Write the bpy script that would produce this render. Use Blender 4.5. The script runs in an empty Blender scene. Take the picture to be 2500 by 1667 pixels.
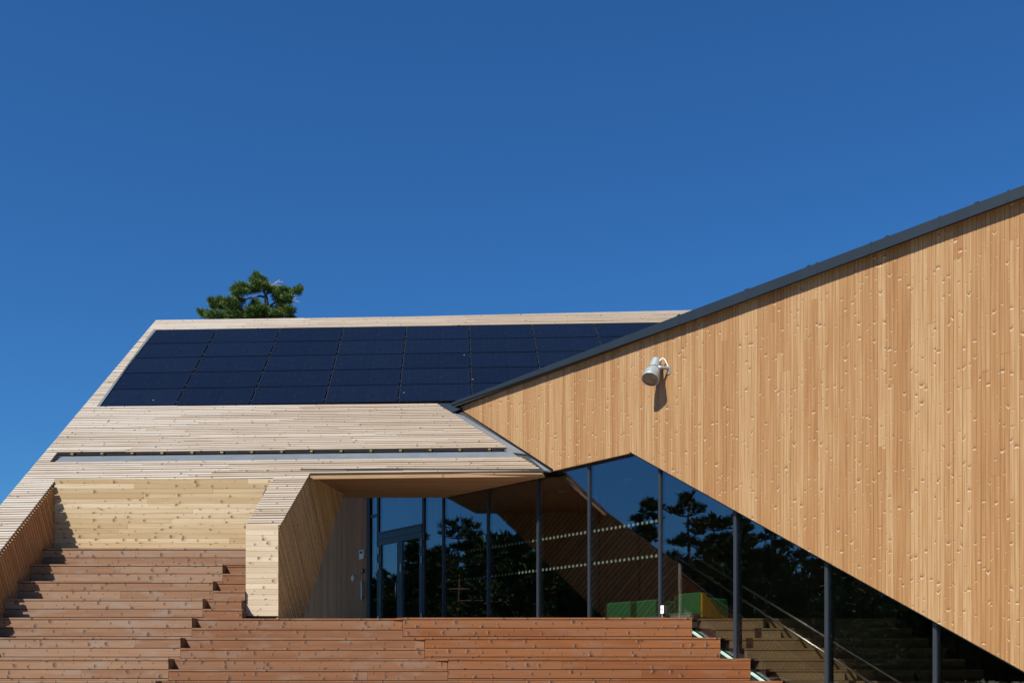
import bpy, math, random
from mathutils import Vector, Matrix

random.seed(11)
R = random.uniform
sc = bpy.context.scene
col = sc.collection

# ------------------------------------------------------------------ camera
CAMZ = 1.6
cam_d = bpy.data.cameras.new('camera')
cam = bpy.data.objects.new('camera', cam_d)
col.objects.link(cam)
cam.location = (0, 0, CAMZ)
cam.rotation_euler = (math.pi / 2, 0, 0)
cam_d.sensor_fit = 'HORIZONTAL'
cam_d.sensor_width = 36
cam_d.lens = 36
cam_d.shift_y = 0.323
cam_d.clip_end = 4000
sc.camera = cam

# ------------------------------------------------------------------ sky, sun, exposure
L = Vector((.27, .33, -.49)).normalized()          # the way the sunlight travels
world = bpy.data.worlds.new('World')
sc.world = world
world.use_nodes = True
wn = world.node_tree
bg = wn.nodes['Background']
sky = wn.nodes.new('ShaderNodeTexSky')
sky.sky_type = 'NISHITA'
sky.sun_disc = False
sky.sun_elevation = math.asin(-L.z)
sky.sun_rotation = math.atan2(-L.x, -L.y)
sky.altitude = 0
sky.air_density = 1.25
sky.dust_density = 0.1
sky.ozone_density = 10
tint = wn.nodes.new('ShaderNodeMix')
tint.data_type = 'RGBA'
tint.blend_type = 'MULTIPLY'
tint.inputs[0].default_value = 1
tint.inputs[7].default_value = (.38, .785, 1.09, 1)
wn.links.new(sky.outputs[0], tint.inputs[6])
wn.links.new(tint.outputs[2], bg.inputs[0])
bg.inputs[1].default_value = 0.0555
sun_d = bpy.data.lights.new('sun', 'SUN')
sun_d.energy = 5.0
sun_d.angle = math.radians(.5)
sun_d.color = (1, .94, .84)
sun = bpy.data.objects.new('sun', sun_d)
sun.rotation_euler = L.to_track_quat('-Z', 'Y').to_euler()
sun.location = (-20, -20, 40)
col.objects.link(sun)
sc.view_settings.view_transform = 'Standard'
sc.view_settings.look = 'None'
sc.view_settings.exposure = 0.75
sc.view_settings.gamma = 1
sc.view_settings.use_curve_mapping = False
sc.cycles.max_bounces = 8
sc.cycles.transparent_max_bounces = 16

# ------------------------------------------------------------------ geometry helpers
WM = {}                                             # world matrices of the objects made here


def ray(x, y):                                      # direction seen at a point of the photograph
    return Vector(((x - 1250) / 2500, 1, (1641 - y) / 2500))


CP = Vector((0, 0, CAMZ))


def hit(x, y, p0, n):                               # that direction met with a plane of the building
    r = ray(x, y)
    return CP + r * ((p0 - CP).dot(n) / r.dot(n))


def link(name, me, parent=None, M=None):
    o = bpy.data.objects.new(name, me)
    col.objects.link(o)
    M = M or Matrix.Identity(4)
    if parent:
        o.parent = parent
        o.matrix_basis = WM[parent.name].inverted() @ M
    else:
        o.matrix_basis = M
    WM[o.name] = M
    return o


def thing(name, label, cat, loc=(0, 0, 0), group=None):
    o = link(name, None, None, Matrix.Translation(loc))
    return tag(o, label, cat, group)


def tag(o, label, cat, group=None):
    o['label'] = label
    o['category'] = cat
    if group:
        o['group'] = group
    return o


def mesh(name, verts, faces, mat=None, smooth=False):
    me = bpy.data.meshes.new(name)
    me.from_pydata([tuple(v) for v in verts], [], faces)
    if mat:
        me.materials.append(mat)
    if smooth:
        for p in me.polygons:
            p.use_smooth = len(p.vertices) <= 4
    me.update()
    return me


class MB:
    def __init__(self):
        self.v, self.f = [], []

    def prism(self, poly, off):                     # closed polygon pushed along a vector
        n, b = len(poly), len(self.v)
        poly = [Vector(p) for p in poly]
        off = Vector(off)
        nn = Vector((0, 0, 0))
        for i in range(n):
            nn += poly[i].cross(poly[(i + 1) % n])
        if nn.dot(off) > 0:
            poly = poly[::-1]
        self.v += poly + [p + off for p in poly]
        self.f.append(tuple(range(b, b + n)))
        self.f.append(tuple(range(b + 2 * n - 1, b + n - 1, -1)))
        for i in range(n):
            j = (i + 1) % n
            self.f.append((b + i, b + n + i, b + n + j, b + j))
        return self

    def box(self, lo, hi):
        x0, y0, z0 = lo
        x1, y1, z1 = hi
        return self.prism([(x0, y0, z0), (x1, y0, z0), (x1, y1, z0), (x0, y1, z0)], (0, 0, z1 - z0))

    def obox(self, c, ax, ay, az):                  # box from a corner and three edges
        c = Vector(c)
        return self.prism([c, c + ax, c + ax + ay, c + ay], az)

    def tube(self, pts, rad, n=10, caps=True):
        pts = [Vector(p) for p in pts]
        if not isinstance(rad, (list, tuple)):
            rad = [rad] * len(pts)
        b = len(self.v)
        up = None
        for i, p in enumerate(pts):
            t = (pts[min(i + 1, len(pts) - 1)] - pts[max(i - 1, 0)]).normalized()
            if up is None:
                up = t.orthogonal().normalized()
            up = (up - t * up.dot(t)).normalized()
            s = t.cross(up)
            for k in range(n):
                a = 2 * math.pi * k / n
                self.v.append(p + (up * math.cos(a) + s * math.sin(a)) * rad[i])
        for i in range(len(pts) - 1):
            for k in range(n):
                k2 = (k + 1) % n
                self.f.append((b + i * n + k, b + i * n + k2, b + (i + 1) * n + k2, b + (i + 1) * n + k))
        if caps:
            self.f.append(tuple(b + k for k in range(n - 1, -1, -1)))
            self.f.append(tuple(b + (len(pts) - 1) * n + k for k in range(n)))
        return self

    def lathe(self, o, axis, prof, n=28, caps=True):
        o, axis = Vector(o), Vector(axis).normalized()
        return self.tube2(o, axis, prof, n, caps)

    def tube2(self, o, axis, prof, n, caps):
        u = axis.orthogonal().normalized()
        s = axis.cross(u)

        def ring(h, r):
            b = len(self.v)
            for k in range(n):
                a = 2 * math.pi * k / n
                self.v.append(o + axis * h + (u * math.cos(a) + s * math.sin(a)) * r)
            return b
        prev, pd = None, None
        for i in range(len(prof) - 1):
            d = Vector((prof[i + 1][0] - prof[i][0], prof[i + 1][1] - prof[i][1]))
            b0 = prev if (prev is not None and pd.angle(d) < .6) else ring(*prof[i])
            b1 = ring(*prof[i + 1])
            for k in range(n):
                k2 = (k + 1) % n
                self.f.append((b0 + k, b0 + k2, b1 + k2, b1 + k))
            prev, pd = b1, d
        if caps:
            b = ring(*prof[0])
            self.f.append(tuple(b + k for k in range(n - 1, -1, -1)))
            b = ring(*prof[-1])
            self.f.append(tuple(b + k for k in range(n)))
        return self

    def build(self, name, mat, parent=None, smooth=False, M=None):
        vs = self.v
        if M is not None:
            inv = M.inverted()
            vs = [inv @ v for v in vs]
        elif parent is not None:
            M = WM[parent.name].copy()
            inv = M.inverted()
            vs = [inv @ v for v in vs]
        me = mesh(name, vs, self.f, mat, smooth)
        return link(name, me, parent, M)


def frame(o, u, v):
    u, v = Vector(u).normalized(), Vector(v).normalized()
    n = u.cross(v)
    M = Matrix((u, v, n)).transposed().to_4x4()
    M.translation = Vector(o)
    return M


def profile(w, t, groove=0, ch=.003):
    p = [(0, 0), (0, t - ch), (ch, t)]
    if groove:
        m = w * .5
        p += [(m - groove, t), (m - groove * .3, t - groove * 1.2), (m + groove * .3, t - groove * 1.2), (m + groove, t)]
    p += [(w - ch, t), (w, t - ch), (w, 0)]
    return p


def board(name, parent, F, v0, w, prof, a, b, mat, jit=0.):
    """one board in frame F lying at v0..v0+w; a, b = (u at the lower edge, u at the upper edge) of its two ends"""
    (a0, a1), (b0, b1) = a, b
    um = (a0 + a1 + b0 + b1) / 4
    vs, fs = [], []
    n = len(prof)
    for (y, z) in prof:
        k = y / w
        vs.append((a0 + (a1 - a0) * k - um, y, z))
    for (y, z) in prof:
        k = y / w
        vs.append((b0 + (b1 - b0) * k - um, y, z))
    for i in range(n):
        j = (i + 1) % n
        fs.append((i, j, n + j, n + i))
    fs.append(tuple(range(n - 1, -1, -1)))
    fs.append(tuple(range(n, 2 * n)))
    me = mesh(name, vs, fs, mat)
    M = F @ Matrix.Translation((um, v0, R(-jit, jit)))
    return link(name, me, parent, M)


def crossings(poly, v):
    out = []
    n = len(poly)
    for i in range(n):
        (u0, v0), (u1, v1) = poly[i], poly[(i + 1) % n]
        if (v0 <= v < v1) or (v1 <= v < v0):
            t = (v - v0) / (v1 - v0)
            s = (u1 - u0) / (v1 - v0)
            if abs(s) > 6:
                s = 0
            out.append((u0 + (u1 - u0) * t, s))
    return sorted(out)


def rows(name, parent, F, poly, pitch, w, t, mat, seg=None, groove=0, v_start=None, jit=0., straight=False, ch=.003, maxn=999):
    """clads the polygon (u,v of frame F) with boards running along u"""
    vs = [p[1] for p in poly]
    v = min(vs) if v_start is None else v_start
    made = []
    pr = profile(w, t, groove, ch)
    while v + w * .4 < max(vs):
        vc = v + w / 2
        cr = crossings(poly, vc)
        for i in range(0, len(cr) - 1, 2):
            (ua, sa), (ub, sb) = cr[i], cr[i + 1]
            if straight:
                sa = sb = 0
            if ub - ua < .03:
                continue
            cuts = []
            if seg:
                x = ua + R(.3, 1) * seg[1]
                while x < ub - .5:
                    cuts.append(x)
                    x += R(*seg)
            xs = [((ua - sa * w / 2), (ua + sa * w / 2))]
            for c in cuts:
                xs.append((c, c))
            xs.append(((ub - sb * w / 2), (ub + sb * w / 2)))
            for k in range(len(xs) - 1):
                a, b = xs[k], xs[k + 1]
                if k > 0:
                    a = (a[0] + .0012, a[1] + .0012)
                if k < len(xs) - 2:
                    b = (b[0] - .0012, b[1] - .0012)
                if b[0] <= a[0] + .004:
                    b = (a[0] + .004, b[1])
                if b[1] <= a[1] + .004:
                    b = (b[0], a[1] + .004)
                made.append(board(name, parent, F, v, w, pr, a, b, mat((a[0] + b[0]) / 2) if callable(mat) else mat, jit))
        v += pitch
    return made


# ------------------------------------------------------------------ materials
def nmat(name):
    m = bpy.data.materials.new(name)
    m.use_nodes = True
    nt = m.node_tree
    return m, nt, nt.nodes, nt.links, nt.nodes['Principled BSDF']


def N(nt, typ, **kw):
    n = nt.nodes.new(typ)
    for k, v in kw.items():
        setattr(n, k, v)
    return n


def math_(nt, op, a, b=None, c=None):
    n = nt.nodes.new('ShaderNodeMath')
    n.operation = op
    for i, v in enumerate((a, b, c)):
        if v is None:
            continue
        if isinstance(v, (int, float)):
            n.inputs[i].default_value = v
        else:
            nt.links.new(v, n.inputs[i])
    return n.outputs[0]


def smooth_(nt, v, lo, hi, a=0., b=1.):
    n = nt.nodes.new('ShaderNodeMapRange')
    n.interpolation_type = 'SMOOTHSTEP'
    nt.links.new(v, n.inputs[0])
    for i, x in enumerate((lo, hi, a, b)):
        n.inputs[i + 1].default_value = x
    return n.outputs[0]


def mix_(nt, f, a, b, blend='MIX'):
    n = nt.nodes.new('ShaderNodeMix')
    n.data_type = 'RGBA'
    n.blend_type = blend
    for i, v in ((0, f), (6, a), (7, b)):
        if isinstance(v, (int, float)):
            n.inputs[i].default_value = v
        elif isinstance(v, tuple):
            n.inputs[i].default_value = (*v, 1) if len(v) == 3 else v
        else:
            nt.links.new(v, n.inputs[i])
    return n.outputs[2]


def comb(nt, x, y, z):
    n = nt.nodes.new('ShaderNodeCombineXYZ')
    for i, v in enumerate((x, y, z)):
        if isinstance(v, (int, float)):
            n.inputs[i].default_value = v
        else:
            nt.links.new(v, n.inputs[i])
    return n.outputs[0]


def wood(name, tones, streak, knot_dark, knot_light, kx=2.6, ky=9., kr=.1, keep=.55, rough=.55, spec=.25,
         bump=.25, light_amt=.6, tone_amt=1., grey=None, streak_amt=.5, kl=1., kw=1., skew_amt=.6, skew_bias=1., stripe=12, dark_halo=.0):
    """sawn softwood: tone differs from board to board, grain runs along each board's own x axis, knots sit on it"""
    m, nt, nodes, links, P = nmat(name)
    K = .84
    tones = [tuple(x * K for x in t) for t in tones]
    streak, knot_light, knot_dark = [tuple(x * K for x in t) for t in (streak, knot_light, knot_dark)]
    tc = N(nt, 'ShaderNodeTexCoord')
    oi = N(nt, 'ShaderNodeObjectInfo')
    rnd = oi.outputs['Random']
    sep = N(nt, 'ShaderNodeSeparateXYZ')
    links.new(tc.outputs['Object'], sep.inputs[0])
    x, y, z = sep.outputs
    xo = math_(nt, 'MULTIPLY_ADD', rnd, 173.3, x)
    yo = math_(nt, 'MULTIPLY_ADD', rnd, 61.7, y)
    # knots: a point of a cell pattern, its own size, and a chevron skew where the blade cut across it
    wob = N(nt, 'ShaderNodeTexNoise', noise_dimensions='2D')
    wob.inputs['Scale'].default_value = 1
    wob.inputs['Detail'].default_value = 1
    links.new(comb(nt, math_(nt, 'MULTIPLY', xo, 22), math_(nt, 'MULTIPLY', yo, 40), 0), wob.inputs['Vector'])
    vo = N(nt, 'ShaderNodeTexVoronoi', voronoi_dimensions='2D', feature='F1')
    vo.inputs['Scale'].default_value = 1
    vo.inputs['Randomness'].default_value = 1
    kxx, kyy = math_(nt, 'MULTIPLY', xo, kx), math_(nt, 'MULTIPLY', yo, ky)
    links.new(comb(nt, kxx, kyy, 0), vo.inputs['Vector'])
    cs = N(nt, 'ShaderNodeSeparateColor')
    links.new(vo.outputs['Color'], cs.inputs[0])
    ps = N(nt, 'ShaderNodeSeparateXYZ')
    links.new(vo.outputs['Position'], ps.inputs[0])
    dx = math_(nt, 'DIVIDE', math_(nt, 'SUBTRACT', kxx, ps.outputs[0]), kx)
    dy = math_(nt, 'DIVIDE', math_(nt, 'SUBTRACT', kyy, ps.outputs[1]), ky)
    dx = math_(nt, 'ADD', dx, math_(nt, 'MULTIPLY_ADD', wob.outputs['Fac'], .012, -.006))
    there = math_(nt, 'LESS_THAN', cs.outputs[0], keep)
    skew = math_(nt, 'MULTIPLY_ADD', cs.outputs[2], skew_amt * 2, -skew_amt * skew_bias)
    q = math_(nt, 'SUBTRACT', dx, math_(nt, 'MULTIPLY', math_(nt, 'ABSOLUTE', dy), skew))
    rad = math_(nt, 'MULTIPLY_ADD', math_(nt, 'POWER', cs.outputs[1], 2.), kr * 1.15, kr * .33)

    def ell(shift, fl, fw):
        qq = math_(nt, 'DIVIDE', math_(nt, 'ADD', q, math_(nt, 'MULTIPLY', rad, shift)), math_(nt, 'MULTIPLY', rad, fl))
        yy = math_(nt, 'DIVIDE', dy, math_(nt, 'MULTIPLY', rad, fw))
        return math_(nt, 'SQRT', math_(nt, 'ADD', math_(nt, 'MULTIPLY', qq, qq), math_(nt, 'MULTIPLY', yy, yy)))
    core = math_(nt, 'MULTIPLY', smooth_(nt, ell(0, .55 * kl, kw), .5, 1.1, 1, 0), there)
    halo = math_(nt, 'MULTIPLY', smooth_(nt, ell(0, 3.2 * kl, 1.6 * kw), .3, 1.0, 1, 0), there)
    glint = math_(nt, 'MULTIPLY', smooth_(nt, ell(1.15 * kl, .7 * kl, 1.25 * kw), .45, 1.1, 1, 0), there)  # highlight on one side of each knot, painted into the wood colour
    # grain bends round the knots
    bend = math_(nt, 'MULTIPLY', halo, .02)
    yg = math_(nt, 'ADD', yo, bend)
    gr = N(nt, 'ShaderNodeTexNoise', noise_dimensions='3D')
    gr.inputs['Scale'].default_value = 1
    gr.inputs['Detail'].default_value = 4
    links.new(comb(nt, math_(nt, 'MULTIPLY', xo, 1.3), math_(nt, 'MULTIPLY', yg, 75), math_(nt, 'MULTIPLY', z, 75)), gr.inputs['Vector'])
    lo = N(nt, 'ShaderNodeTexNoise', noise_dimensions='2D')
    lo.inputs['Scale'].default_value = 1
    lo.inputs['Detail'].default_value = 2
    links.new(comb(nt, math_(nt, 'MULTIPLY', xo, .8), math_(nt, 'MULTIPLY', yo, stripe), 0), lo.inputs['Vector'])
    ramp = N(nt, 'ShaderNodeValToRGB')
    ramp.color_ramp.interpolation = 'LINEAR'
    while len(ramp.color_ramp.elements) < len(tones):
        ramp.color_ramp.elements.new(.5)
    for i, c in enumerate(tones):
        e = ramp.color_ramp.elements[i]
        e.position = i / (len(tones) - 1)
        e.color = (*c, 1)
    rsel = math_(nt, 'ADD', math_(nt, 'MULTIPLY_ADD', rnd, tone_amt, .5 - tone_amt / 2),
                 math_(nt, 'MULTIPLY_ADD', lo.outputs['Fac'], .9, -.45))
    links.new(rsel, ramp.inputs[0])
    c = ramp.outputs[0]
    c = mix_(nt, smooth_(nt, gr.outputs['Fac'], .45, .75, 0, streak_amt), c, streak)
    if grey:
        gn = N(nt, 'ShaderNodeTexNoise', noise_dimensions='2D')
        gn.inputs['Scale'].default_value = 1
        gn.inputs['Detail'].default_value = 3
        links.new(comb(nt, math_(nt, 'MULTIPLY', xo, 1.7), math_(nt, 'MULTIPLY', yo, 5), 0), gn.inputs['Vector'])
        c = mix_(nt, smooth_(nt, gn.outputs['Fac'], .5, .72, 0, grey[1]), c, grey[0])
    c = mix_(nt, math_(nt, 'MULTIPLY', halo, light_amt * .4), c, streak)
    if dark_halo:
        dh = math_(nt, 'MULTIPLY', smooth_(nt, ell(-.3, 1.5 * kl, 2.0 * kw), .3, 1.1, 1, 0), there)
        c = mix_(nt, math_(nt, 'MULTIPLY', dh, dark_halo), c, tuple(min(x * 1.6, 1) for x in knot_dark))
    c = mix_(nt, math_(nt, 'MULTIPLY', glint, light_amt), c, knot_light)
    c = mix_(nt, math_(nt, 'MULTIPLY', core, .85), c, knot_dark)
    links.new(c, P.inputs['Base Color'])
    P.inputs['Roughness'].default_value = rough
    P.inputs['Specular IOR Level'].default_value = spec
    bp = N(nt, 'ShaderNodeBump')
    bp.inputs['Strength'].default_value = bump
    bp.inputs['Distance'].default_value = .004
    links.new(math_(nt, 'ADD', math_(nt, 'MULTIPLY', gr.outputs['Fac'], .5), math_(nt, 'MULTIPLY', halo, .8)), bp.inputs['Height'])
    links.new(bp.outputs[0], P.inputs['Normal'])
    return m


def plain(name, c, rough=.5, metal=0., spec=.5, var=.12, scale=6., bump=0.):
    m, nt, nodes, links, P = nmat(name)
    tc = N(nt, 'ShaderNodeTexCoord')
    no = N(nt, 'ShaderNodeTexNoise')
    no.inputs['Scale'].default_value = scale
    no.inputs['Detail'].default_value = 5
    links.new(tc.outputs['Object'], no.inputs['Vector'])
    f = smooth_(nt, no.outputs['Fac'], .3, .7, 1 - var, 1 + var)
    hs = N(nt, 'ShaderNodeHueSaturation')
    hs.inputs['Color'].default_value = (*c, 1)
    links.new(f, hs.inputs['Value'])
    links.new(hs.outputs[0], P.inputs['Base Color'])
    P.inputs['Roughness'].default_value = rough
    P.inputs['Metallic'].default_value = metal
    P.inputs['Specular IOR Level'].default_value = spec
    if bump:
        bp = N(nt, 'ShaderNodeBump')
        bp.inputs['Strength'].default_value = bump
        links.new(no.outputs['Fac'], bp.inputs['Height'])
        links.new(bp.outputs[0], P.inputs['Normal'])
    return m


def glass(name, r0, tintc):
    m, nt, nodes, links, P = nmat(name)
    nodes.remove(P)
    out = nodes['Material Output']
    tr = N(nt, 'ShaderNodeBsdfTransparent')
    tr.inputs[0].default_value = (*tintc, 1)
    gl = N(nt, 'ShaderNodeBsdfGlossy')
    gl.inputs['Roughness'].default_value = 0
    gl.inputs[0].default_value = (.88, .90, 1, 1)
    lw = N(nt, 'ShaderNodeLayerWeight')
    lw.inputs[0].default_value = .5
    p5 = math_(nt, 'POWER', lw.outputs['Facing'], 4.)
    fac = math_(nt, 'MULTIPLY_ADD', p5, 1 - r0, r0)
    tc = N(nt, 'ShaderNodeTexCoord')
    wv = N(nt, 'ShaderNodeTexNoise')
    wv.inputs['Scale'].default_value = .9
    wv.inputs['Detail'].default_value = 1
    links.new(tc.outputs['Object'], wv.inputs['Vector'])
    bp = N(nt, 'ShaderNodeBump')
    bp.inputs['Strength'].default_value = .35
    bp.inputs['Distance'].default_value = .006
    links.new(wv.outputs['Fac'], bp.inputs['Height'])
    links.new(bp.outputs[0], gl.inputs['Normal'])
    mx = N(nt, 'ShaderNodeMixShader')
    links.new(fac, mx.inputs[0])
    links.new(tr.outputs[0], mx.inputs[1])
    links.new(gl.outputs[0], mx.inputs[2])
    links.new(mx.outputs[0], out.inputs[0])
    return m


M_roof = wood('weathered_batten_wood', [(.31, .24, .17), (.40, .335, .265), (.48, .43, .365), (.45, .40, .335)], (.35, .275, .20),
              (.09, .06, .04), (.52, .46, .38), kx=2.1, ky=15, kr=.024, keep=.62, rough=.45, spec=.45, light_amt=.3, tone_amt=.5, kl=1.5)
M_pale = wood('pale_spruce_planks', [(0.389, 0.275, 0.144), (0.486, 0.369, 0.218), (0.562, 0.462, 0.316)], (.38, .26, .13),
              (.13, .07, .03), (.50, .40, .25), kx=3.0, ky=10, kr=.04, keep=.7, rough=.5, spec=.3, light_amt=.25, kl=.9, kw=.7, skew_amt=.9, stripe=16, dark_halo=.35, bump=.12)
M_pier = wood('bleached_spruce_planks', [(.46, .36, .235), (.54, .44, .31), (.60, .50, .375)], (.46, .345, .21),
              (.13, .075, .04), (.62, .52, .38), kx=3.0, ky=10, kr=.04, keep=.7, rough=.5, spec=.3, light_amt=.25, kl=.9, kw=.7, skew_amt=.9, stripe=16, dark_halo=.35, bump=.12)
M_roof2 = wood('browner_batten_wood', [(.25, .185, .125), (.32, .25, .18), (.38, .31, .235), (.35, .285, .215)], (.29, .21, .14),
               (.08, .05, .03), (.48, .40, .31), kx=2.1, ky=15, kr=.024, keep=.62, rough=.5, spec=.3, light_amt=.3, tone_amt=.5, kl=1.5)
M_roof1 = wood('mid_tone_batten_wood', [(.28, .21, .145), (.36, .29, .22), (.43, .365, .295), (.40, .34, .27)], (.32, .24, .165),
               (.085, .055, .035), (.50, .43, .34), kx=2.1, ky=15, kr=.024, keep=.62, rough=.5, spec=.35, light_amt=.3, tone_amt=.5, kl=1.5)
M_timber = wood('honey_wall_planks', [(0.243, 0.113, 0.040), (0.312, 0.160, 0.061), (0.356, 0.205, 0.088), (0.416, 0.272, 0.139), (0.317, 0.167, 0.064)], (.27, .145, .06),
                (.15, .072, .034), (.58, .44, .28), kx=3.0, ky=13, kr=.021, keep=.85, rough=.45, spec=.35, light_amt=.7, bump=.05, kl=.85, kw=1.3, dark_halo=.18, streak_amt=.75,
                skew_amt=1.0, skew_bias=.5, tone_amt=.5, stripe=34)
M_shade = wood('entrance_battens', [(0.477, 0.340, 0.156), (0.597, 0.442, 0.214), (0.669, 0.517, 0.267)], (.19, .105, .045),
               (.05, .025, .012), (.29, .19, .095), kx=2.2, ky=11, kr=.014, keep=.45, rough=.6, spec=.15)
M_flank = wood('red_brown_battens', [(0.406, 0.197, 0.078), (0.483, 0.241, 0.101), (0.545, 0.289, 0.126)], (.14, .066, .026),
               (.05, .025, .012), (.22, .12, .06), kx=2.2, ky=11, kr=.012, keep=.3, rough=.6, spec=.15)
M_soffit = wood('soffit_boards', [(0.349, 0.225, 0.120), (0.409, 0.269, 0.150), (0.449, 0.304, 0.177)], (.20, .115, .05),
                (.09, .05, .025), (.29, .2, .1), kx=1.6, ky=11, kr=.012, keep=.45, rough=.6, spec=.15)
M_grey = wood('grey_wall_planks', [(0.503, 0.229, 0.108), (0.586, 0.275, 0.133), (0.651, 0.321, 0.158)], (.22, .135, .075),
              (.06, .035, .02), (.32, .22, .14), kx=2.2, ky=9, kr=.018, keep=.55, spec=.15)
BG = ((.22, .175, .145), .5)
M_stepL = wood('greyed_step_planks', [(0.202, 0.102, 0.054), (0.248, 0.135, 0.075), (0.281, 0.164, 0.095), (0.272, 0.172, 0.111)], (.20, .115, .065),
               (.07, .042, .03), (.37, .28, .20), kx=3.8, ky=12, kr=.034, keep=.75, rough=.55, grey=BG, light_amt=.12, kl=.7, kw=.9, skew_amt=.8, skew_bias=1., dark_halo=.6, bump=.08, stripe=14, streak_amt=.8)
M_stepM = wood('brown_step_planks', [(0.179, 0.073, 0.031), (0.216, 0.094, 0.041), (0.237, 0.112, 0.053), (0.224, 0.115, 0.062)], (.19, .09, .042),
               (.06, .032, .022), (.38, .27, .17), kx=3.8, ky=12, kr=.031, keep=.72, rough=.55, grey=((.21, .15, .115), .4), light_amt=.15, kl=.7, kw=.9, skew_amt=.8, skew_bias=1., dark_halo=.6, bump=.08, stripe=14, streak_amt=.8)
M_stepR = wood('orange_step_planks', [(0.189, 0.063, 0.019), (0.240, 0.086, 0.025), (0.267, 0.101, 0.034), (0.230, 0.095, 0.038)], (.17, .064, .024),
               (.045, .024, .018), (.42, .28, .17), kx=3.6, ky=12, kr=.031, keep=.75, rough=.5, grey=((.18, .11, .075), .35), light_amt=.28, kl=.7, kw=.9, skew_amt=.8, skew_bias=1., dark_halo=.6, bump=.08, stripe=14, streak_amt=.8)
M_core = plain('step_substructure', (.07, .034, .02), .8)
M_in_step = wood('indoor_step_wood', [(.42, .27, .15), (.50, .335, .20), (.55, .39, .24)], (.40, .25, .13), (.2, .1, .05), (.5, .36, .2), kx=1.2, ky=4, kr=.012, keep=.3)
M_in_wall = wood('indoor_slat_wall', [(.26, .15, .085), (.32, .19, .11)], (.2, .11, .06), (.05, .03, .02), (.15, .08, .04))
M_memb = plain('dark_roof_membrane', (.022, .022, .024), .8)
M_fascia = plain('dark_grey_sheet_metal', (.013, .021, .031), .5, 0, .25, .06, 2)
M_gutter = plain('mid_grey_sheet_metal', (.11, .13, .15), .42, 0, .5, .08, 3)
M_frame = plain('anthracite_frame_paint', (.020, .025, .032), .45, 0, .4, .05)
M_dframe = plain('blue_grey_door_paint', (.035, .06, .085), .4, 0, .5, .05)
M_black = plain('black_steel', (.012, .012, .013), .5)
M_steel = plain('brushed_steel', (.55, .55, .54), .3, 1.)
M_lamp = plain('silver_lamp_paint', (.30, .335, .35), .36, .3, .5, .06, 20)
M_white = plain('white_plastic', (.75, .75, .74), .4)
M_dot = plain('pale_frosted_dot', (.50, .62, .52), .6, 0, .2)
M_green = plain('green_felt', (.035, .20, .075), .9, 0, .2, .12, 30, .1)
M_yellow = plain('yellow_felt', (.55, .33, .02), .85, 0, .2, .1, 30)
M_mint = plain('pale_mint_paint', (.30, .42, .34), .5)
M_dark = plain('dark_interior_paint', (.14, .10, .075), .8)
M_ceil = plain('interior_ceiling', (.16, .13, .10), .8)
M_glass = glass('tinted_glass', .15, (.70, .71, .68))
M_lens = glass('lamp_lens', .12, (.75, .82, .8))
M_paving = plain('grey_paving', (.34, .31, .275), .85, 0, .3, .12, 1.5)


def solar_mat():
    m, nt, nodes, links, P = nmat('solar_cell_glass')
    tc = N(nt, 'ShaderNodeTexCoord')
    oi = N(nt, 'ShaderNodeObjectInfo')
    br = N(nt, 'ShaderNodeTexBrick')
    br.offset = 0
    br.inputs['Scale'].default_value = 1
    br.inputs['Brick Width'].default_value = .158
    br.inputs['Row Height'].default_value = .158
    br.inputs['Mortar Size'].default_value = .0025
    br.inputs['Color1'].default_value = (.0035, .006, .0145, 1)
    br.inputs['Color2'].default_value = (.0042, .007, .0165, 1)
    br.inputs['Mortar'].default_value = (.008, .011, .021, 1)
    links.new(tc.outputs['Object'], br.inputs['Vector'])
    v = math_(nt, 'MULTIPLY_ADD', oi.outputs['Random'], .25, .85)
    c = mix_(nt, 1., br.outputs[0], comb(nt, v, v, v), 'MULTIPLY')
    no = N(nt, 'ShaderNodeTexNoise')
    no.inputs['Scale'].default_value = 9
    no.inputs['Detail'].default_value = 6
    links.new(tc.outputs['Object'], no.inputs['Vector'])
    c = mix_(nt, smooth_(nt, no.outputs['Fac'], .55, .8, 0, .05), c, (.10, .10, .11))
    sp = N(nt, 'ShaderNodeTexVoronoi', voronoi_dimensions='2D')
    sp.inputs['Scale'].default_value = 1.3
    ofs = N(nt, 'ShaderNodeVectorMath', operation='ADD')
    links.new(tc.outputs['Object'], ofs.inputs[0])
    links.new(comb(nt, math_(nt, 'MULTIPLY', oi.outputs['Random'], 91), math_(nt, 'MULTIPLY', oi.outputs['Random'], 37), 0), ofs.inputs[1])
    links.new(ofs.outputs[0], sp.inputs['Vector'])
    sc_ = N(nt, 'ShaderNodeSeparateColor')
    links.new(sp.outputs['Color'], sc_.inputs[0])
    drop = math_(nt, 'MULTIPLY', smooth_(nt, sp.outputs['Distance'], .012, .03, .7, 0), math_(nt, 'LESS_THAN', sc_.outputs[0], .05))
    c = mix_(nt, drop, c, (.30, .30, .29))
    links.new(c, P.inputs['Base Color'])
    P.inputs['Roughness'].default_value = .25
    P.inputs['Specular IOR Level'].default_value = .14
    return m


M_solar = solar_mat()


def leaf_mat(name, c1, c2):
    m, nt, nodes, links, P = nmat(name)
    geo = N(nt, 'ShaderNodeNewGeometry')
    c = mix_(nt, geo.outputs['Random Per Island'], c1, c2)
    links.new(c, P.inputs['Base Color'])
    P.inputs['Roughness'].default_value = .75
    P.inputs['Specular IOR Level'].default_value = .12
    return m


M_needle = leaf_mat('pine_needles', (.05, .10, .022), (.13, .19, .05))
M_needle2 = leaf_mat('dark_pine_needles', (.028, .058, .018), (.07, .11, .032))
M_bark = plain('orange_pine_bark', (.13, .078, .05), .9, 0, .2, .3, 8, .3)
M_twig = plain('bleached_dead_twigs', (.38, .30, .25), .9)


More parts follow.
